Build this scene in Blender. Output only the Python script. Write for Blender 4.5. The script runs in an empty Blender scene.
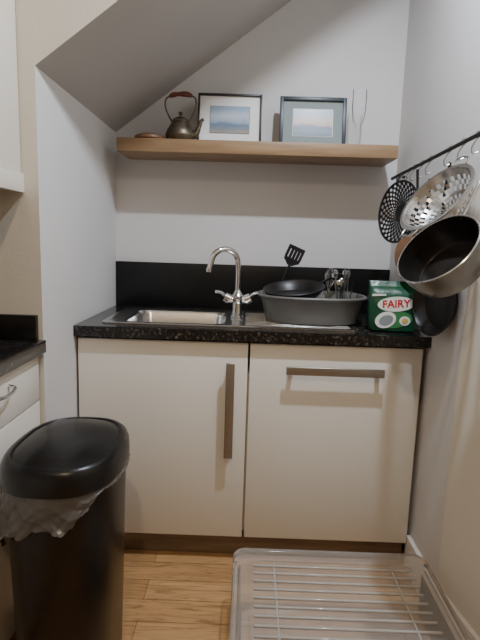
import bpy, bmesh, math, random
from mathutils import Vector, Matrix, Euler
random.seed(4)
S=bpy.context.scene
COL=S.collection
# ---------------------------------------------------------------- materials
def nodes(name):
    m=bpy.data.materials.new(name); m.use_nodes=True
    nt=m.node_tree; b=nt.nodes['Principled BSDF']
    return m,nt,b
def N(nt,t,**k):
    n=nt.nodes.new(t)
    for a,v in k.items(): setattr(n,a,v)
    return n
def coords(nt,scale=(1,1,1),rot=(0,0,0)):
    tc=N(nt,'ShaderNodeTexCoord'); mp=N(nt,'ShaderNodeMapping')
    mp.inputs['Scale'].default_value=scale; mp.inputs['Rotation'].default_value=rot
    nt.links.new(tc.outputs['Object'],mp.inputs['Vector']); return mp.outputs['Vector']
def ramp(nt,stops):
    r=N(nt,'ShaderNodeValToRGB'); cr=r.color_ramp
    while len(cr.elements)<len(stops): cr.elements.new(0.5)
    for e,(p,c) in zip(cr.elements,stops): e.position=p; e.color=(c[0],c[1],c[2],1)
    return r
def pmat(name,col,rough=0.5,metal=0.0,var=0.05,scale=8,bump=0.0,coat=0.0,bscale=None,stretch=(1,1,1),trans=0,sheen=0,spec=None):
    m,nt,b=nodes(name)
    v=coords(nt,stretch)
    nz=N(nt,'ShaderNodeTexNoise'); nz.inputs['Scale'].default_value=scale; nz.inputs['Detail'].default_value=4
    nt.links.new(v,nz.inputs['Vector'])
    r=ramp(nt,[(0.3,[c*(1-var) for c in col]),(0.7,[min(1,c*(1+var)) for c in col])])
    nt.links.new(nz.outputs['Fac'],r.inputs['Fac']); nt.links.new(r.outputs['Color'],b.inputs['Base Color'])
    b.inputs['Roughness'].default_value=rough; b.inputs['Metallic'].default_value=metal
    b.inputs['Coat Weight'].default_value=coat; b.inputs['Coat Roughness'].default_value=0.1
    if spec is not None: b.inputs['Specular IOR Level'].default_value=spec
    if trans: b.inputs['Transmission Weight'].default_value=trans
    if bump:
        n2=N(nt,'ShaderNodeTexNoise'); n2.inputs['Scale'].default_value=bscale or scale*8; n2.inputs['Detail'].default_value=3
        nt.links.new(v,n2.inputs['Vector'])
        bp=N(nt,'ShaderNodeBump'); bp.inputs['Strength'].default_value=bump; bp.inputs['Distance'].default_value=0.01
        nt.links.new(n2.outputs['Fac'],bp.inputs['Height']); nt.links.new(bp.outputs['Normal'],b.inputs['Normal'])
    return m
def wood(name,c1,c2,axis='x',scale=14,rough=0.45):
    m,nt,b=nodes(name)
    st={'x':(0.9,9,9),'y':(9,0.9,9),'z':(9,9,0.9)}[axis]
    v=coords(nt,st)
    nz=N(nt,'ShaderNodeTexNoise'); nz.inputs['Scale'].default_value=scale/3; nz.inputs['Detail'].default_value=8; nz.inputs['Distortion'].default_value=0.6
    nt.links.new(v,nz.inputs['Vector'])
    r=ramp(nt,[(0.32,c1),(0.5,[(a+b_)/2 for a,b_ in zip(c1,c2)]),(0.68,c2)])
    nt.links.new(nz.outputs['Fac'],r.inputs['Fac']); nt.links.new(r.outputs['Color'],b.inputs['Base Color'])
    b.inputs['Roughness'].default_value=rough
    return m
M={}
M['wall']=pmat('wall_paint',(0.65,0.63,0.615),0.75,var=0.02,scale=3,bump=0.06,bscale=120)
M['soffit_shade']=pmat('wall_paint_shaded',(0.45,0.425,0.40),0.8,var=0.02,scale=3,bump=0.06,bscale=120)  # same wall paint, darkened: shade under the slope put into its colour
M['cream_lit']=pmat('wall_paint_warm_lit',(0.72,0.67,0.575),0.7,var=0.02,scale=3,bump=0.06,bscale=120)  # same wall paint, made creamier: warm room light put into its colour
M['ceil']=pmat('ceiling_paint',(0.8,0.79,0.76),0.85,var=0.01,scale=3)
M['gloss']=pmat('white_gloss_trim',(0.82,0.8,0.76),0.35,var=0.01,scale=4)
M['door']=pmat('cream_laminate',(0.79,0.75,0.67),0.26,var=0.012,scale=2)
M['carc']=pmat('carcass_laminate',(0.6,0.57,0.5),0.5,var=0.02)
M['steel']=pmat('stainless_steel',(0.62,0.61,0.59),0.24,1,var=0.06,scale=30,stretch=(1,20,1))
M['chrome']=pmat('chrome',(0.75,0.75,0.75),0.09,1,var=0.01)
M['nickel']=pmat('brushed_nickel',(0.36,0.33,0.29),0.38,1,var=0.06,scale=40,stretch=(1,1,30))
M['black']=pmat('black_plastic',(0.006,0.0055,0.0055),0.30,var=0.15,scale=20,bump=0.03,bscale=200,spec=0.35)
M['binbody']=pmat('dark_brushed_bin_body',(0.030,0.024,0.020),0.30,0.75,var=0.15,scale=20,stretch=(1,1,12))
M['blackm']=pmat('black_matte',(0.009,0.009,0.010),0.45,var=0.15,scale=20,spec=0.35)
M['potout']=pmat('dark_anodised_metal',(0.24,0.23,0.22),0.25,1.0,var=0.15,scale=20)
M['nonstick']=pmat('nonstick_coating',(0.014,0.0125,0.0115),0.36,var=0.4,scale=14,spec=0.4)
M['potin']=pmat('worn_pan_interior',(0.035,0.030,0.027),0.30,0.7,var=0.4,scale=14)
M['copper']=pmat('copper_enamel',(0.36,0.19,0.10),0.32,0.7,var=0.2,scale=10)
M['brass']=pmat('aged_brass',(0.14,0.115,0.08),0.42,0.85,var=0.35,scale=30)
M['grip']=pmat('red_wood_grip',(0.15,0.045,0.03),0.4,var=0.3,scale=30)
M['greyp']=pmat('grey_plastic',(0.115,0.11,0.10),0.42,var=0.06,scale=8)
M['green']=pmat('green_packaging',(0.005,0.065,0.028),0.3,var=0.5,scale=16,bump=0.3,bscale=25)
M['lime']=pmat('light_green_print',(0.04,0.20,0.07),0.4,var=0.1)
M['white']=pmat('white_print',(0.8,0.8,0.77),0.4,var=0.05)
M['red']=pmat('red_print',(0.55,0.02,0.02),0.4,var=0.02)
M['yellow']=pmat('yellow_print',(0.7,0.5,0.12),0.4,var=0.02)
M['matb']=pmat('mat_board_white',(0.78,0.77,0.75),0.8,var=0.02)
M['matg']=pmat('mat_board_grey',(0.25,0.29,0.29),0.8,var=0.03)
M['fr1']=pmat('black_frame_paint',(0.012,0.011,0.011),0.4,var=0.1)
M['fr2']=pmat('slate_frame_paint',(0.022,0.032,0.042),0.4,var=0.1)
M['dark']=pmat('dark_gap',(0.01,0.01,0.01),0.8)
M['shelf']=wood('oak_shelf_wood',(0.26,0.155,0.078),(0.36,0.23,0.12),'x')
M['plinth']=wood('plinth_wood',(0.15,0.10,0.06),(0.24,0.165,0.105),'x')
M['board']=wood('dark_coaster_wood',(0.15,0.07,0.03),(0.25,0.13,0.06),'x')
def granite():
    m,nt,b=nodes('speckled_black_granite'); v=coords(nt)
    n1=N(nt,'ShaderNodeTexNoise'); n1.inputs['Scale'].default_value=95; n1.inputs['Detail'].default_value=3
    nt.links.new(v,n1.inputs['Vector'])
    r=ramp(nt,[(0.0,(0.005,0.005,0.005)),(0.54,(0.009,0.008,0.008)),(0.64,(0.05,0.042,0.035)),(0.74,(0.16,0.135,0.11))])
    nt.links.new(n1.outputs['Fac'],r.inputs['Fac']); nt.links.new(r.outputs['Color'],b.inputs['Base Color'])
    b.inputs['Roughness'].default_value=0.2; return m
M['granite']=granite()
M['splash']=pmat('black_splashback',(0.006,0.006,0.006),0.3,var=0.3,scale=120,spec=0.35)
def floor_mat():
    m,nt,b=nodes('oak_floorboards'); v=coords(nt)
    br=N(nt,'ShaderNodeTexBrick'); br.offset=0.37
    for k,val in (('Scale',1),('Brick Width',0.85),('Row Height',0.10),('Mortar Size',0.0011),('Bias',0.0)): br.inputs[k].default_value=val
    br.inputs['Color1'].default_value=(0.43,0.24,0.10,1); br.inputs['Color2'].default_value=(0.54,0.325,0.145,1)
    br.inputs['Mortar'].default_value=(0.16,0.085,0.035,1)
    nt.links.new(v,br.inputs['Vector'])
    v2=coords(nt,(1.2,12,1))
    nz=N(nt,'ShaderNodeTexNoise'); nz.inputs['Scale'].default_value=4.5; nz.inputs['Detail'].default_value=10; nz.inputs['Distortion'].default_value=1.6; nz.inputs['Roughness'].default_value=0.65
    nt.links.new(v2,nz.inputs['Vector'])
    r=ramp(nt,[(0.32,(0.52,0.46,0.40)),(0.48,(0.9,0.87,0.83)),(0.68,(1.12,1.1,1.06))]); nt.links.new(nz.outputs['Fac'],r.inputs['Fac'])
    mx=N(nt,'ShaderNodeMixRGB',blend_type='MULTIPLY'); mx.inputs['Fac'].default_value=1.0
    nt.links.new(br.outputs['Color'],mx.inputs['Color1']); nt.links.new(r.outputs['Color'],mx.inputs['Color2'])
    v3=coords(nt,(3,6,1)); vo=N(nt,'ShaderNodeTexVoronoi'); vo.inputs['Scale'].default_value=1.3
    nt.links.new(v3,vo.inputs['Vector'])
    r2=ramp(nt,[(0.02,(0.35,0.25,0.2)),(0.09,(1,1,1))]); nt.links.new(vo.outputs['Distance'],r2.inputs['Fac'])
    m2=N(nt,'ShaderNodeMixRGB',blend_type='MULTIPLY'); m2.inputs['Fac'].default_value=1
    nt.links.new(mx.outputs['Color'],m2.inputs['Color1']); nt.links.new(r2.outputs['Color'],m2.inputs['Color2'])
    nt.links.new(m2.outputs['Color'],b.inputs['Base Color']); b.inputs['Roughness'].default_value=0.42
    return m
M['floor']=floor_mat()
def clear(name,col,tr,rough,gl=0.25):
    m=bpy.data.materials.new(name); m.use_nodes=True; nt=m.node_tree; nt.nodes.clear()
    out=N(nt,'ShaderNodeOutputMaterial')
    t=N(nt,'ShaderNodeBsdfTransparent'); g=N(nt,'ShaderNodeBsdfGlossy'); d=N(nt,'ShaderNodeBsdfDiffuse'); tl=N(nt,'ShaderNodeBsdfTranslucent')
    nz=N(nt,'ShaderNodeTexNoise'); nz.inputs['Scale'].default_value=6
    r=ramp(nt,[(0.3,[c*0.94 for c in col]),(0.7,col)]); nt.links.new(nz.outputs['Fac'],r.inputs['Fac'])
    nt.links.new(r.outputs['Color'],d.inputs['Color']); nt.links.new(r.outputs['Color'],tl.inputs['Color'])
    t.inputs['Color'].default_value=(*[min(1,c*1.08) for c in col],1)
    g.inputs['Roughness'].default_value=rough
    a=N(nt,'ShaderNodeMixShader'); a.inputs[0].default_value=0.4; nt.links.new(d.outputs[0],a.inputs[1]); nt.links.new(tl.outputs[0],a.inputs[2])
    c=N(nt,'ShaderNodeMixShader'); c.inputs[0].default_value=tr; nt.links.new(a.outputs[0],c.inputs[1]); nt.links.new(t.outputs[0],c.inputs[2])
    lw=N(nt,'ShaderNodeLayerWeight'); lw.inputs['Blend'].default_value=gl
    e=N(nt,'ShaderNodeMixShader'); nt.links.new(lw.outputs['Fresnel'],e.inputs[0]); nt.links.new(c.outputs[0],e.inputs[1]); nt.links.new(g.outputs[0],e.inputs[2])
    nt.links.new(e.outputs[0],out.inputs['Surface']); return m
M['boxp']=clear('translucent_box_plastic',(0.97,0.95,0.93),0.91,0.12,0.15)
M['lidp']=clear('translucent_lid_plastic',(0.97,0.95,0.92),0.76,0.08,0.22)
M['ribp']=clear('rib_plastic',(0.96,0.94,0.91),0.55,0.08,0.35)
M['glass']=clear('clear_glass',(0.97,0.98,0.98),0.96,0.03,0.08)
M['bag']=clear('grey_bin_liner',(0.20,0.19,0.18),0.2,0.25,0.33)
def picture(name,stops):
    m,nt,b=nodes(name); v=coords(nt,(1,1,1))
    sx=N(nt,'ShaderNodeSeparateXYZ'); nt.links.new(v,sx.inputs[0])
    nz=N(nt,'ShaderNodeTexNoise'); nz.inputs['Scale'].default_value=28; nz.inputs['Detail'].default_value=6
    nt.links.new(v,nz.inputs['Vector'])
    ad=N(nt,'ShaderNodeMath',operation='MULTIPLY_ADD'); ad.inputs[1].default_value=0.03; nt.links.new(nz.outputs['Fac'],ad.inputs[0]); nt.links.new(sx.outputs['Z'],ad.inputs[2])
    mr=N(nt,'ShaderNodeMapRange'); mr.inputs['From Min'].default_value=0.06; mr.inputs['From Max'].default_value=0.165
    nt.links.new(ad.outputs[0],mr.inputs['Value'])
    r=ramp(nt,stops); nt.links.new(mr.outputs['Result'],r.inputs['Fac']); nt.links.new(r.outputs['Color'],b.inputs['Base Color'])
    b.inputs['Roughness'].default_value=0.3; return m
M['pic1']=picture('seascape_print',[(0.0,(0.38,0.31,0.24)),(0.22,(0.20,0.23,0.26)),(0.42,(0.12,0.19,0.28)),(0.52,(0.30,0.38,0.46)),(0.75,(0.48,0.53,0.58)),(1,(0.28,0.38,0.50))])
M['pic2']=picture('landscape_print',[(0.0,(0.12,0.19,0.22)),(0.2,(0.18,0.25,0.30)),(0.42,(0.14,0.18,0.27)),(0.5,(0.45,0.33,0.3)),(0.62,(0.55,0.44,0.38)),(1,(0.32,0.40,0.50))])
# ---------------------------------------------------------------- mesh helpers
def finish(bm,name,mat,smooth=True,ang=0.6):
    bmesh.ops.recalc_face_normals(bm,faces=bm.faces)
    if smooth:
        for f in bm.faces: f.smooth=True
        for e in bm.edges:
            if len(e.link_faces)==2 and e.calc_face_angle(0)>ang: e.smooth=False
    me=bpy.data.meshes.new(name); bm.to_mesh(me); bm.free()
    o=bpy.data.objects.new(name,me); COL.objects.link(o)
    if mat: me.materials.append(mat)
    return o
def box(name,x0,x1,y0,y1,z0,z1,mat,bev=0.0,seg=2):
    bm=bmesh.new(); bmesh.ops.create_cube(bm,size=1)
    bmesh.ops.transform(bm,verts=bm.verts,matrix=Matrix.Translation(((x0+x1)/2,(y0+y1)/2,(z0+z1)/2))@Matrix.Diagonal((x1-x0,y1-y0,z1-z0,1)))
    if bev: bmesh.ops.bevel(bm,geom=list(bm.edges),offset=bev,segments=seg,profile=0.5,affect='EDGES')
    return finish(bm,name,mat,bool(bev),1.2 if bev else 0.6)
def prism(name,pts,axis,a,b,mat):
    bm=bmesh.new()
    def P(p,t): return Vector((p[0],t,p[1])) if axis=='y' else Vector((p[0],p[1],t))
    va=[bm.verts.new(P(p,a)) for p in pts]; vb=[bm.verts.new(P(p,b)) for p in pts]
    bm.faces.new(va); bm.faces.new(vb[::-1]); n=len(pts)
    for i in range(n): bm.faces.new([va[i],vb[i],vb[(i+1)%n],va[(i+1)%n]])
    return finish(bm,name,mat,False)
def loft(name,rings,mat,cap0=True,cap1=True,ang=0.6,holes=None,sub=0,solid=0,closed_loop=False):
    bm=bmesh.new(); R=[[bm.verts.new(p) for p in r] for r in rings]; n=len(R[0]); hf=[]
    cnt=len(R) if closed_loop else len(R)-1
    for i in range(cnt):
        A=R[i];B=R[(i+1)%len(R)]
        for j in range(n):
            f=bm.faces.new([A[j],A[(j+1)%n],B[(j+1)%n],B[j]])
            if holes and holes(i,j): hf.append(f)
    if not closed_loop:
        if cap0: bm.faces.new(R[0][::-1])
        if cap1: bm.faces.new(R[-1])
    if hf:
        bmesh.ops.inset_individual(bm,faces=hf,thickness=0.0011,use_even_offset=True)
        bmesh.ops.delete(bm,geom=hf,context='FACES')
    o=finish(bm,name,mat,True,ang)
    if solid:
        s=o.modifiers.new('solid','SOLIDIFY'); s.thickness=solid; s.offset=0
    if sub:
        s=o.modifiers.new('sub','SUBSURF'); s.levels=sub; s.render_levels=sub
    return o
def circ(r,z,n=48,c=(0,0)): return [Vector((c[0]+r*math.cos(2*math.pi*i/n),c[1]+r*math.sin(2*math.pi*i/n),z)) for i in range(n)]
def lathe(name,prof,mat,n=48,c=(0,0),**k): return loft(name,[circ(max(r,0.0003),z,n,c) for r,z in prof],mat,**k)
def sup(a,b,e,z,n=72,c=(0,0)):
    out=[]
    for i in range(n):
        t=2*math.pi*i/n; ct,st=math.cos(t),math.sin(t)
        out.append(Vector((c[0]+a*math.copysign(abs(ct)**(2/e),ct),c[1]+b*math.copysign(abs(st)**(2/e),st),z)))
    return out
def rrect(x0,x1,y0,y1,r,z,k=8):
    out=[]
    for cx,cy,a0 in ((x1-r,y1-r,0),(x0+r,y1-r,90),(x0+r,y0+r,180),(x1-r,y0+r,270)):
        for i in range(k+1):
            a=math.radians(a0+90*i/k); out.append(Vector((cx+r*math.cos(a),cy+r*math.sin(a),z)))
    return out
def tube(name,pts,r,mat,seg=10,res=8,flat=1.0):
    pts=[Vector(p) for p in pts]; rr=r if isinstance(r,(list,tuple)) else [r]*len(pts)
    P=[];Q=[]
    for i in range(len(pts)-1):
        p0=pts[max(i-1,0)];p1=pts[i];p2=pts[i+1];p3=pts[min(i+2,len(pts)-1)]
        for k in range(res if len(pts)>2 else 1):
            t=k/(res if len(pts)>2 else 1)
            P.append(0.5*((2*p1)+(p2-p0)*t+(2*p0-5*p1+4*p2-p3)*t*t+(3*p1-p0-3*p2+p3)*t**3)); Q.append(rr[i]*(1-t)+rr[i+1]*t)
    P.append(pts[-1]);Q.append(rr[-1])
    T=[(P[min(i+1,len(P)-1)]-P[max(i-1,0)]).normalized() for i in range(len(P))]
    u=T[0].orthogonal().normalized(); rings=[]
    for i,p in enumerate(P):
        u=(u-T[i]*u.dot(T[i])).normalized(); w=T[i].cross(u)
        rings.append([p+Q[i]*(math.cos(2*math.pi*k/seg)*u+flat*math.sin(2*math.pi*k/seg)*w) for k in range(seg)])
    return loft(name,rings,mat,ang=1.0)
def group(name,parts,loc=(0,0,0),rot=None):
    e=bpy.data.objects.new(name,None); COL.objects.link(e); e.empty_display_size=0.05
    e.location=loc
    if rot is not None:
        e.rotation_mode='QUATERNION'; e.rotation_quaternion=rot.to_quaternion() if not hasattr(rot,'w') else rot
    for p in parts: p.parent=e
    return e
def gworld(name,parts):
    return group(name,parts)
def basis(n,up=(0,0,1)):
    """rotation whose local Z is n and local Y is 'up' projected on the plane"""
    n=Vector(n).normalized(); u=Vector(up); u=(u-n*u.dot(n)).normalized(); x=u.cross(n)
    return Matrix((x,u,n)).transposed()
# ---------------------------------------------------------------- room shell
H=2.5; YB=-5.0
box('floor',-1.25,1.45,YB,0.1,-0.05,0,M['floor'])
box('ceiling',-1.25,1.45,YB,0.1,H,H+0.05,M['ceil'])
box('wall_back',-0.70,0.80,0,0.1,0,H,M['wall'])
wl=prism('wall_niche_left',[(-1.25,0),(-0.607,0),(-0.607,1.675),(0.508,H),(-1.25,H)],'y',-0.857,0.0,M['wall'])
wl.data.materials.append(M['cream_lit']); wl.data.materials.append(M['soffit_shade'])
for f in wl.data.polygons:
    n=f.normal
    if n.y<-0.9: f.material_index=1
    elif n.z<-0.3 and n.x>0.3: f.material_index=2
box('wall_left',-1.25,-1.17,YB,-0.857,0,H,M['cream_lit'])
box('wall_rear',-1.25,1.45,YB-0.1,YB,0,H,M['cream_lit'])
prism('wall_niche_right',[(0.655,0.0),(0.655,-0.833),(0.8,-0.833),(0.8,0.0)],'z',0,H,M['wall'])
prism('wall_right',[(0.655,-0.833),(1.345,-5.0),(1.45,-5.0),(1.45,-0.833)],'z',0,H,M['cream_lit'])
# baseboards
prism('baseboard_niche_right',[(0.640,-0.56),(0.640,-0.835),(0.655,-0.835),(0.655,-0.56)],'z',0,0.125,M['gloss'])
prism('baseboard_right',[(0.640,-0.833),(1.327,-4.99),(1.342,-4.99),(0.655,-0.833)],'z',0,0.125,M['gloss'])
# ---------------------------------------------------------------- kitchen base unit
p=[]
p.append(box('side_panel_left',-0.603,-0.585,-0.557,-0.02,0.10,0.86,M['carc']))
p.append(box('side_panel_right',0.617,0.635,-0.557,-0.02,0.10,0.86,M['carc']))
p.append(box('divider_panel',0.008,0.026,-0.557,-0.02,0.10,0.74,M['carc']))
p.append(box('base_panel',-0.585,0.617,-0.557,-0.02,0.10,0.118,M['carc']))
p.append(box('rear_panel',-0.585,0.617,-0.02,-0.005,0.10,0.74,M['carc']))
p.append(box('top_rail',-0.585,0.617,-0.557,-0.545,0.80,0.86,M['dark']))
p.append(box('door_left',-0.598,0.013,-0.577,-0.558,0.102,0.853,M['door'],0.0015))
p.append(box('door_right',0.021,0.636,-0.577,-0.558,0.102,0.853,M['door'],0.0015))
p.append(box('plinth',-0.603,0.638,-0.53,-0.512,0.0,0.099,M['plinth']))
p.append(box('handle_vertical',-0.063,-0.032,-0.612,-0.604,0.43,0.785,M['nickel'],0.002))
for z in (0.45,0.765): p.append(box('handle_post',-0.055,-0.040,-0.606,-0.5765,z-0.008,z+0.008,M['nickel']))
p.append(box('handle_horizontal',0.150,0.497,-0.612,-0.604,0.750,0.780,M['nickel'],0.002))
for x in (0.17,0.477): p.append(box('handle_post',x-0.008,x+0.008,-0.606,-0.5765,0.757,0.773,M['nickel']))
gworld('kitchen_base_cabinet',p)
# countertop with hole for the sink
hx0,hx1,hy0,hy1=-0.47,-0.07,-0.50,-0.17
bm=bmesh.new()
xs=[-0.606,hx0,hx1,0.654]; ys=[-0.597,hy0,hy1,-0.001]
vt={};vb={}
for i,x in enumerate(xs):
    for j,y in enumerate(ys):
        vt[i,j]=bm.verts.new((x,y,0.90)); vb[i,j]=bm.verts.new((x,y,0.862))
for i in range(3):
    for j in range(3):
        if (i,j)==(1,1): continue
        bm.faces.new([vt[i,j],vt[i+1,j],vt[i+1,j+1],vt[i,j+1]]); bm.faces.new([vb[i,j],vb[i,j+1],vb[i+1,j+1],vb[i+1,j]])
for i in range(3):
    bm.faces.new([vt[i,0],vb[i,0],vb[i+1,0],vt[i+1,0]]); bm.faces.new([vt[i,3],vt[i+1,3],vb[i+1,3],vb[i,3]])
    bm.faces.new([vt[0,i],vt[0,i+1],vb[0,i+1],vb[0,i]]); bm.faces.new([vt[3,i],vb[3,i],vb[3,i+1],vt[3,i+1]])
for a,b_ in (((1,1),(2,1)),((2,1),(2,2)),((2,2),(1,2)),((1,2),(1,1))):
    bm.faces.new([vt[a],vt[b_],vb[b_],vb[a]])
ct=finish(bm,'worktop_slab',M['granite'],False)
up=box('upstand',-0.606,0.654,-0.021,-0.001,0.9005,1.104,M['splash'],0.001)
gworld('granite_countertop',[ct,up])
# sink
p=[]
rg=[rrect(-0.53,0.42,-0.535,-0.125,0.03,0.9008),rrect(-0.53,0.42,-0.535,-0.125,0.03,0.905),rrect(-0.522,0.412,-0.527,-0.133,0.028,0.907),rrect(-0.512,0.402,-0.517,-0.143,0.025,0.9045),
    rrect(-0.462,-0.078,-0.492,-0.178,0.05,0.904),rrect(-0.455,-0.085,-0.486,-0.184,0.05,0.895),rrect(-0.445,-0.095,-0.476,-0.194,0.05,0.77),rrect(-0.42,-0.12,-0.45,-0.22,0.05,0.755)]
p.append(loft('basin',rg,M['steel'],cap0=False))
for i in range(11):
    y=-0.49+i*0.03; p.append(box('drainer_ridge',0.0,0.39,y-0.004,y+0.004,0.9047,0.9075,M['steel'],0.001))
p.append(lathe('drain_plug',[(0.035,0.7555),(0.035,0.758),(0.02,0.757),(0.001,0.757)],M['chrome'],c=(-0.27,-0.335)))
gworld('stainless_steel_sink',p)
# tap
p=[]
p.append(lathe('base',[(0.028,0),(0.028,0.006),(0.022,0.012),(0.020,0.06),(0.024,0.066),(0.024,0.09),(0.017,0.10),(0.011,0.112)],M['chrome']))
sp=[(0,0,0.10),(0,0,0.19),(-0.002,-0.001,0.222)]
for k in range(1,10):
    a=math.radians(180*k/9*0.93); s=0.057*(1-math.cos(a)); sp.append((-0.90*s-0.002,-0.43*s,0.222+0.052*math.sin(a)))
sp.append((-0.112,-0.054,0.192))
p.append(tube('spout',sp,0.011,M['chrome'],14,6))
p.append(tube('spout_tip',[(-0.1125,-0.054,0.200),(-0.113,-0.054,0.185)],0.013,M['chrome'],14))
p.append(tube('valve_body',[(-0.038,0,0.075),(0.042,0,0.075)],0.016,M['chrome'],16))
for s in (-1,1):
    p.append(tube('valve_cap',[(s*0.034,0,0.075),(s*0.054,-0.004,0.085)],[0.020,0.018],M['chrome'],16))
    p.append(tube('lever',[(s*0.05,-0.003,0.088),(s*0.066,-0.02,0.102),(s*0.085,-0.05,0.108)],[0.009,0.007,0.006],M['chrome'],10,6,0.7))
group('kitchen_mixer_tap',p,(-0.035,-0.315,0.9045))
# washing-up bowl
p=[]
def so(a,b,z): return sup(a,b,2.7,z)
p.append(loft('tub',[so(.168,.118,0),so(.178,.128,0.004),so(.198,.148,.09),so(.202,.152,.095),so(.211,.161,.096),so(.214,.164,.101),so(.211,.161,.106),so(.200,.150,.106),so(.196,.146,.098),so(.175,.125,.010),so(.163,.113,.006)],M['greyp'],ang=0.9))
group('washing_up_bowl',p,(0.258,-0.345,0.9078))
def pan(prefix,r,depth,m_in,m_out,rim,hl=0.17,hm=None,rb=0.8,hang=True,hw=0.011):
    t=0.003
    out=[]
    out.append(lathe('shell',[(0.001,-depth),(r*rb*0.96,-depth),(r*rb,-depth+0.004),(r*(1+rb)/2*1.03,-depth*0.45),(r,-0.001)],m_out,n=56,cap1=False))
    out.append(lathe('interior',[(0.001,-depth+t),(r*rb*0.93,-depth+t),(r*rb*0.97,-depth+t+0.004),(r*(1+rb)/2*1.03-t,-depth*0.45),(r-t,0.0)],m_in,n=56,cap1=False))
    out.append(lathe('rim',[(r-t,-0.001),(r-t,0.001),(r,0.0018),(r+0.002,0),(r,-0.002)],rim,n=56,cap0=False,cap1=False))
    if hm:
        out.append(tube('handle',[(0,r-0.004,-0.012),(0,r+0.03,-0.006),(0,r+hl*0.6,0.006),(0,r+hl,0.004)],[hw*0.6,hw*0.7,hw,hw*0.8],hm,12,6,0.55))
    return out
# frying pan in the bowl
group('frying_pan',pan('f',0.12,0.035,M['nonstick'],M['nonstick'],M['blackm'],0.14,M['blackm']),(0.185,-0.37,1.040),basis((-0.10,-0.16,1),(1,0.65,0)))
# spatula
p=[]
p.append(tube('handle',[(0,0,0),(0.01,0,0.06),(0.035,0,0.13)],[0.007,0.006,0.005],M['blackm'],8,5))
bm=bmesh.new()
d=Vector((0.42,0,1)).normalized();s=Vector((1,0,-0.42)).normalized();o0=Vector((0.033,0,0.125))
def quad(q):
    q=[o0+s*u+d*v for u,v in q]
    a=[bm.verts.new(x+Vector((0,-0.002,0))) for x in q]; b2=[bm.verts.new(x+Vector((0,0.002,0))) for x in q]
    bm.faces.new(a);bm.faces.new(b2[::-1])
    for i in range(4): bm.faces.new([a[i],b2[i],b2[(i+1)%4],a[(i+1)%4]])
quad([(-0.01,-0.005),(0.01,-0.005),(0.032,0.014),(-0.032,0.014)])
def rect(u0,u1,v0,v1): quad([(u0,v0),(u1,v0),(u1,v1),(u0,v1)])
rect(-0.034,0.034,0.012,0.026); rect(-0.036,0.036,0.062,0.078)
for u in (-0.036,-0.0195,-0.005,0.0095,0.024): rect(u,u+0.012,0.024,0.064)
p.append(finish(bm,'slotted_blade',M['blackm'],False))
group('slotted_spatula',p,(0.145,-0.218,0.998))
# cutlery bundle + tumbler + whisk standing in the bowl
p=[]
for i in range(10):
    a=random.uniform(-0.35,0.25);b2=random.uniform(-0.2,0.2);x=0.395+random.uniform(-.018,.018);y=-0.30+random.uniform(-.02,.02);h=random.uniform(.11,.16)
    blk=i%3==1
    p.append(tube('stem',[(x,y,0.925),(x+a*h*.5,y+b2*h*.5,0.925+h*.5),(x+a*h,y+b2*h,0.925+h)],[0.003,0.003,0.0045] if not blk else [0.005,0.0055,0.006],M['blackm'] if blk else M['chrome'],8,4,0.5))
    c=Vector((x+a*h,y+b2*h,0.925+h))
    if not blk:
        o=lathe('spoon_bowl',[(0.001,-0.018),(0.007,-0.012),(0.013,0),(0.010,0.014),(0.001,0.02)],M['chrome'],16); o.location=c+Vector((0,0,0.014)); o.scale=(1,0.35,1); o.rotation_euler=(0,a,random.uniform(-1,1)); p.append(o)
gworld('cutlery_bundle',p)
p=[tube('handle',[(0,0,0),(0,0,0.07)],0.006,M['chrome'],10)]
for k in range(6):
    a=math.pi*k/6; c_,s_=math.cos(a),math.sin(a)
    p.append(tube('wire_loop',[(c_*r,s_*r,z) for r,z in ((0.003,0.065),(0.016,0.095),(0.022,0.125),(0.014,0.148),(0,0.154),(-0.014,0.148),(-0.022,0.125),(-0.016,0.095),(-0.003,0.065))],0.0011,M['chrome'],5,4))
group('wire_whisk',p,(0.335,-0.245,0.96),Euler((-0.15,0.12,0)).to_matrix())
group('drinking_glass',[lathe('tumbler',[(0.001,0),(0.025,0),(0.027,0.003),(0.032,0.11),(0.0305,0.11),(0.026,0.006),(0.001,0.005)],M['glass'])],(0.385,-0.392,0.921),Euler((0.08,0.12,0)).to_matrix())
# dishwasher tablet pouch
p=[]
def pr(a,b,z,e=5): return sup(a,b,e,z,64)
p.append(loft('pouch',[pr(.074,.036,0.0),pr(.082,.043,.004),pr(.087,.045,.03),pr(.089,.045,.08),pr(.088,.043,.125),pr(.087,.034,.145),pr(.087,.018,.160),pr(.088,.004,.170),pr(.089,.0025,.182),pr(.089,.001,.183)],M['green'],ang=0.9))
def plate(name,pts,y,m,th=0.0008):
    return prism(name,pts,'y',y,y-th,m)
def ell(cx,cz,a,b,n=32,rot=0): return [(cx+a*math.cos(2*math.pi*i/n)*math.cos(rot)-b*math.sin(2*math.pi*i/n)*math.sin(rot),cz+a*math.cos(2*math.pi*i/n)*math.sin(rot)+b*math.sin(2*math.pi*i/n)*math.cos(rot)) for i in range(n)]
p.append(plate('label_oval',ell(0.006,0.102,0.066,0.027,rot=0.08),-0.0452,M['white']))
p.append(plate('label_swoosh',ell(0.0,0.045,0.068,0.031,rot=0.1),-0.0446,M['lime']))
p.append(plate('label_dish',ell(-0.028,0.043,0.038,0.029,rot=0.4),-0.0456,M['white']))
p.append(plate('label_dish_shade',ell(-0.026,0.042,0.026,0.018,rot=0.4),-0.0466,M['matg']))
p.append(plate('label_tablet',ell(0.040,0.042,0.019,0.017),-0.0456,M['white']))
p.append(plate('label_tablet_core',ell(0.040,0.042,0.011,0.010),-0.0466,M['yellow']))
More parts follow.
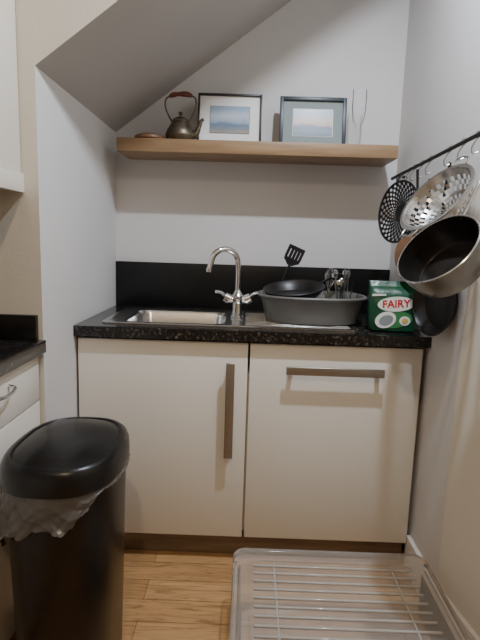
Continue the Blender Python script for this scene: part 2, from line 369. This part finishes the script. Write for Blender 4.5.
p.append(plate('label_flash',[(-0.08,0.128),(-0.03,0.131),(-0.034,0.137),(-0.08,0.136)],-0.0440,M['white'],0.0025))
fc=bpy.data.curves.new('label_text','FONT'); fc.body='FAIRY'; fc.size=0.038; fc.extrude=0.0004; fc.align_x='CENTER'; fc.align_y='CENTER'; fc.offset=0.0009
fo=bpy.data.objects.new('label_text',fc); COL.objects.link(fo); fc.materials.append(M['red']); fo.rotation_euler=(math.pi/2,-0.08,0); fo.location=(0.006,-0.0465,0.102); p.append(fo)
group('dishwasher_tablet_pouch',p,(0.541,-0.482,0.9012),Euler((-0.03,0.0,-0.10)).to_matrix())
# ---------------------------------------------------------------- shelf and things on it
SZ=1.612
box('wall_shelf',-0.545,0.592,-0.225,-0.0005,1.560,SZ,M['shelf'],0.0015)
def pframe(name,w,h,bw,mf,mm,mp,iw,ih,loc,rz):
    q=[]
    q.append(box('backing',-w/2+bw/2,w/2-bw/2,0.002,0.008,bw/2,h-bw/2,mm))
    q.append(box('frame_left',-w/2,-w/2+bw,-0.008,0.010,0,h,mf,0.001)); q.append(box('frame_right',w/2-bw,w/2,-0.008,0.010,0,h,mf,0.001))
    q.append(box('frame_bottom',-w/2+bw,w/2-bw,-0.008,0.010,0,bw,mf,0.001)); q.append(box('frame_top',-w/2+bw,w/2-bw,-0.008,0.010,h-bw,h,mf,0.001))
    zc=h/2
    q.append(box('bevel_line',-iw/2-0.003,iw/2+0.003,0.0008,0.003,zc-ih/2-0.003,zc+ih/2+0.003,M['matb'] if mm is M['matg'] else M['matg']))
    q.append(box('print',-iw/2,iw/2,-0.0005,0.002,zc-ih/2,zc+ih/2,mp))
    return group(name,q,loc,Euler((-0.14,0,rz)).to_matrix())
pframe('picture_frame',0.272,0.216,0.008,M['fr1'],M['matb'],M['pic1'],0.165,0.110,(-0.095,-0.11,SZ+0.0015),0.0)
pframe('picture_frame',0.282,0.212,0.015,M['fr2'],M['matg'],M['pic2'],0.165,0.110,(0.258,-0.11,SZ+0.0015),0.0)
p=[]
p.append(lathe('body',[(0.001,0),(0.044,0),(0.05,0.004),(0.062,0.022),(0.063,0.032),(0.055,0.052),(0.042,0.072),(0.033,0.085),(0.034,0.09),(0.030,0.096),(0.015,0.104),(0.001,0.106)],M['brass']))
p.append(lathe('lid_knob',[(0.004,0.104),(0.004,0.111),(0.009,0.117),(0.007,0.124),(0.001,0.127)],M['brass'],20))
p.append(tube('spout',[(0.045,0,0.028),(0.068,0,0.036),(0.080,0,0.062),(0.090,0,0.088),(0.100,0,0.095)],[0.016,0.013,0.009,0.007,0.0065],M['brass'],12,6))
for s in (-1,1):
    p.append(tube('handle_arm',[(s*0.034,0,0.083),(s*0.050,0,0.108),(s*0.066,0,0.145),(s*0.064,0,0.176),(s*0.045,0,0.190)],0.0035,M['brass'],8,6))
p.append(tube('handle_grip',[(-0.048,0,0.188),(-0.030,0,0.194),(-0.010,0,0.196),(0.010,0,0.196),(0.030,0,0.194),(0.048,0,0.188)],[0.007,0.011,0.008,0.011,0.011,0.007],M['grip'],14,6))
group('antique_kettle',p,(-0.300,-0.13,SZ+0.001),Euler((0,0,-0.15)).to_matrix())
group('wooden_coaster',[lathe('disc',[(0.001,0),(0.055,0),(0.062,0.006),(0.060,0.016),(0.045,0.023),(0.001,0.024)],M['board'])],(-0.425,-0.16,SZ+0.001))
group('champagne_flute',[lathe('foot_and_bowl',[(0.001,0),(0.030,0),(0.030,0.002),(0.006,0.006),(0.0035,0.02),(0.0035,0.075),(0.010,0.088),(0.023,0.115),(0.029,0.16),(0.0285,0.235),(0.0275,0.235),(0.028,0.16),(0.022,0.117),(0.008,0.092),(0.001,0.088)],M['glass'],40)],(0.445,-0.12,SZ+0.001))
# ---------------------------------------------------------------- hanging rail & pans
p=[tube('bar',[(0.605,-0.12,1.495),(0.603,-1.12,1.515)],0.0065,M['blackm'],12)]
for y in (-0.16,-1.08): p.append(tube('bracket',[(0.605,y,1.497-0.02*(y+0.12)),(0.6545,y,1.497-0.02*(y+0.12))],0.006,M['blackm'],10))
for y in (-0.28,-0.36,-0.42,-0.50,-0.58,-0.74,-0.84,-0.93,-1.0):
    z=1.495-0.02*(y+0.12)
    p.append(tube('hook',[(0.605,y,z-0.045),(0.592,y,z-0.05),(0.588,y,z-0.035),(0.6,y,z-0.012),(0.614,y,z+0.004),(0.605,y,z+0.0095),(0.596,y,z+0.003)],0.0022,M['steel'],6,5))
gworld('utensil_hanging_rail',p)
def hpan(name,c,n,parts,up=(0,0,1)): return group(name,parts,c,basis(n,up))
# perforated strainer disc
def hol(i,j): return 2<=i<=8 and (i+j)%2==0
parts=[loft('perforated_disc',[circ(r,z,52) for r,z in ((0.012,-0.012),(0.02,-0.012),(0.03,-0.012),(0.042,-0.0115),(0.054,-0.011),(0.066,-0.010),(0.078,-0.009),(0.09,-0.007),(0.102,-0.004),(0.112,0),(0.118,0.001),(0.118,0.004))],M['blackm'],cap1=False,holes=hol,solid=0.003)]
parts.append(tube('handle',[(0,0.115,0.001),(0,0.125,0.002),(0,0.133,0.0)],0.006,M['blackm'],8,4))
hpan('perforated_strainer',(0.573,-0.352,1.342),(-0.93,-0.36,0.06),parts,(0.1,0.25,1))
# black ladle
parts=[tube('handle',[(0,0.27,0),(0,0.15,0.002),(0,0.03,0)],[0.008,0.006,0.005],M['blackm'],8,5,0.6),
       loft('spoon',[sup(a,b,2,z,24,(0,-0.005)) for a,b,z in ((0.001,0.001,-0.012),(0.02,0.028,-0.010),(0.03,0.042,0))],M['blackm'],cap1=False,solid=0.002)]
hpan('serving_spoon',(0.575,-0.615,1.20),(-0.93,-0.36,0.0),parts,(0.0,0.15,1))
hpan('copper_saucepan',(0.630,-0.495,1.180),(0.93,0.30,0.0),pan('s',0.080,0.07,M['steel'],M['copper'],M['steel'],0.19,M['blackm'],0.86))
def holc(i,j): return i in (1,2,3,5,6,7) and (i+j)%2==0
prof=[(0.012,-0.08),(0.03,-0.08),(0.045,-0.078),(0.06,-0.073),(0.072,-0.066),(0.082,-0.060),(0.094,-0.048),(0.103,-0.036),(0.111,-0.022),(0.117,-0.010),(0.119,-0.002),(0.120,0),(0.130,0.001),(0.131,-0.002)]
k=0.93
parts=[loft('perforated_bowl',[circ(r*k,z*k,52) for r,z in prof],M['steel'],cap1=False,holes=holc,solid=0.0012)]
for s in (1,-1): parts.append(tube('loop_handle',[(-0.03,s*0.119,0),(-0.025,s*0.139,0.002),(0,s*0.145,0.003),(0.025,s*0.139,0.002),(0.03,s*0.119,0)],0.003,M['steel'],8,5))
hpan('steel_colander',(0.535,-0.840,1.354),(-0.76,-0.25,0.60),parts)
hpan('large_saute_pan',(0.478,-1.040,1.208),(-0.70,-0.34,0.63),pan('c',0.111,0.082,M['potin'],M['potout'],M['steel'],0.165,M['steel'],0.88,hw=0.010))
hpan('dark_frying_pan',(0.602,-0.710,1.035),(-0.96,-0.25,0.05),pan('d',0.108,0.033,M['nonstick'],M['blackm'],M['blackm'],0.33,M['blackm']))
# ---------------------------------------------------------------- left run: worktop, drawers, wall cupboard
p=[box('worktop',-1.169,-0.598,-3.0,-0.858,0.862,0.90,M['granite'],0.002),box('upstand_end',-1.169,-0.620,-0.878,-0.858,0.9005,0.975,M['splash'],0.001)]
gworld('side_countertop',p)
p=[box('carcass',-1.169,-0.64,-3.0,-0.86,0.10,0.861,M['carc']),box('plinth',-1.169,-0.68,-3.0,-0.86,0,0.10,M['plinth'])]
y=-0.862
for w in (0.5,0.6,0.6):
    p.append(box('drawer_front',-0.64,-0.621,y-w+0.003,y,0.715,0.855,M['door'],0.0015)); p.append(box('cupboard_door',-0.64,-0.621,y-w+0.003,y,0.105,0.711,M['door'],0.0015))
    yc=y-w/2+0.0
    q=0.04
    p.append(tube('bow_handle',[(-0.582-q,yc+0.055,0.815),(-0.562-q,yc+0.052,0.811),(-0.556-q,yc+0.03,0.808),(-0.554-q,yc,0.806),(-0.556-q,yc-0.03,0.808),(-0.562-q,yc-0.052,0.811),(-0.582-q,yc-0.055,0.815)],0.0045,M['chrome'],10,6))
    y-=w
gworld('side_base_cabinet',p)
p=[box('carcass',-1.169,-0.68,-2.6,-0.858,1.36,2.3,M['carc'])]
y=-0.860
for w in (0.55,0.6,0.58):
    p.append(box('cupboard_door',-0.68,-0.655,y-w+0.003,y,1.385,2.3,M['door'],0.0015)); y-=w
p.append(box('light_pelmet',-0.675,-0.648,-2.6,-0.858,1.330,1.383,M['door'],0.001))
gworld('wall_cupboard',p)
# ---------------------------------------------------------------- pedal bin
p=[]
def sb(a,b,z,e=2.6): return sup(a,b,e,z,96)
p.append(loft('body',[sb(.118,.158,0),sb(.122,.162,0.006),sb(.130,.172,.35),sb(.136,.180,.60),sb(.134,.178,.612),sb(.128,.172,.612),sb(.125,.168,.58)],M['binbody'],ang=0.9,cap1=True))
p.append(loft('lid',[sb(.137,.182,.618),sb(.1445,.19,.620),sb(.1455,.191,.630),sb(.144,.189,.662),sb(.138,.183,.676),sb(.130,.175,.683),sb(.122,.167,.684),sb(.119,.164,.680),sb(.116,.161,.681),sb(.10,.14,.690),sb(.06,.085,.697),sb(.01,.015,.699)],M['black'],ang=0.9))
# liner
rows=[];K=220
ph=[random.uniform(0,6.28) for _ in range(10)]
def crk(t,v): return sum(math.sin(f*t+ph[k]+v*g)*a for k,(f,g,a) in enumerate(((9,3,.35),(17,-5,.3),(31,9,.22),(47,-13,.18),(73,17,.12))))
for i in range(14):
    v=i/13; ring=[]
    for j in range(K):
        t=2*math.pi*j/K
        ct,st=math.cos(t),math.sin(t)
        w=max(0,math.cos(t-math.radians(225)))**0.8   # hangs lowest at front-left
        drop=0.010+0.105*w+(0.012*math.sin(5*t+1)+0.010*math.sin(13*t))*(0.2+w)
        rx=0.138+0.003+v*(0.005+0.008*w)+0.012*crk(t,v*2)*v**0.5*(0.2+w); ry=rx+0.044
        e=2/2.6
        z=0.618-drop*v+0.004*crk(t+1,v*3)*v
        ring.append(Vector((rx*math.copysign(abs(ct)**e,ct),ry*math.copysign(abs(st)**e,st),z)))
    rows.append(ring)
p.append(loft('bin_liner',rows,M['bag'],cap0=False,cap1=False,ang=1.5))
group('kitchen_waste_bin',p,(-0.450,-1.09,0.001))
# ---------------------------------------------------------------- storage box
p=[]
X0,X1,Y0,Y1=-0.015,0.615,-1.62,-0.80
def rr(i,z,r=0.04): return rrect(X0+i,X1-i,Y0+i,Y1-i,r,z)
p.append(loft('tub',[rr(.035,0.001),rr(.03,0.006),rr(.018,.165),rr(.008,.168),rr(.006,.178),rr(.010,.178),rr(.020,.172),rr(.033,.012),rr(.038,.008)],M['boxp'],ang=0.9))
p.append(loft('lid',[rr(.004,.176),rr(.0,.178),rr(.0,.203),rr(.003,.207),rr(.014,.207),rr(.018,.203),rr(.022,.193),rr(.05,.192),rr(.053,.197),rr(.06,.198)],M['lidp'],cap0=False,ang=0.9))
yy=Y1-0.085
while yy>Y0+0.07:
    p.append(box('rib',X0+0.065,X1-0.065,yy-0.004,yy+0.004,0.198,0.2045,M['ribp'],0.0018)); yy-=0.036
for x in (X0+0.13,X1-0.13): p.append(box('long_rib',x-0.003,x+0.003,Y0+0.065,Y1-0.065,0.198,0.203,M['ribp'],0.001))
gworld('plastic_storage_box',p)
# ---------------------------------------------------------------- lights
def area(name,loc,size,e,col,rot=(0,0,0),spread=math.pi):
    l=bpy.data.lights.new(name,'AREA'); l.shape='DISK'; l.size=size; l.energy=e; l.color=col; l.spread=spread
    o=bpy.data.objects.new(name,l); COL.objects.link(o); o.location=loc; o.rotation_euler=rot; return o
def fixture(x,y):
    return lathe('downlight_trim',[(0.045,0.0),(0.055,0.0),(0.055,-0.004),(0.045,-0.006),(0.043,-0.001)],M['gloss'],32,c=(0,0),cap0=False,cap1=False)
for nm,loc,sz,e,col in (('ceiling_downlight',(0.38,-1.10,2.488),0.06,30,(0.80,0.88,1.0)),('ceiling_downlight',(-0.1,-2.7,2.488),0.07,16,(1.0,0.78,0.54))):
    f=fixture(0,0); l=area('lamp',(0,0,-0.004),sz,e,col); group(nm,[f,l],loc)
w=bpy.data.worlds.new('World'); S.world=w; w.use_nodes=True
w.node_tree.nodes['Background'].inputs[0].default_value=(0.9,0.85,0.8,1); w.node_tree.nodes['Background'].inputs[1].default_value=0.1
# ---------------------------------------------------------------- camera
cd=bpy.data.cameras.new('camera'); cam=bpy.data.objects.new('camera',cd); COL.objects.link(cam)
cd.sensor_fit='VERTICAL'; cd.sensor_height=36; cd.lens=500/640*36; cd.clip_start=0.02
cam.location=(0,-2.327,1.21)
cam.rotation_euler=(Matrix.Rotation(math.radians(0.63),3,'Z')@Matrix.Rotation(math.radians(90-8.9),3,'X')@Matrix.Rotation(math.radians(1.8),3,'Z')).to_euler()
S.camera=cam
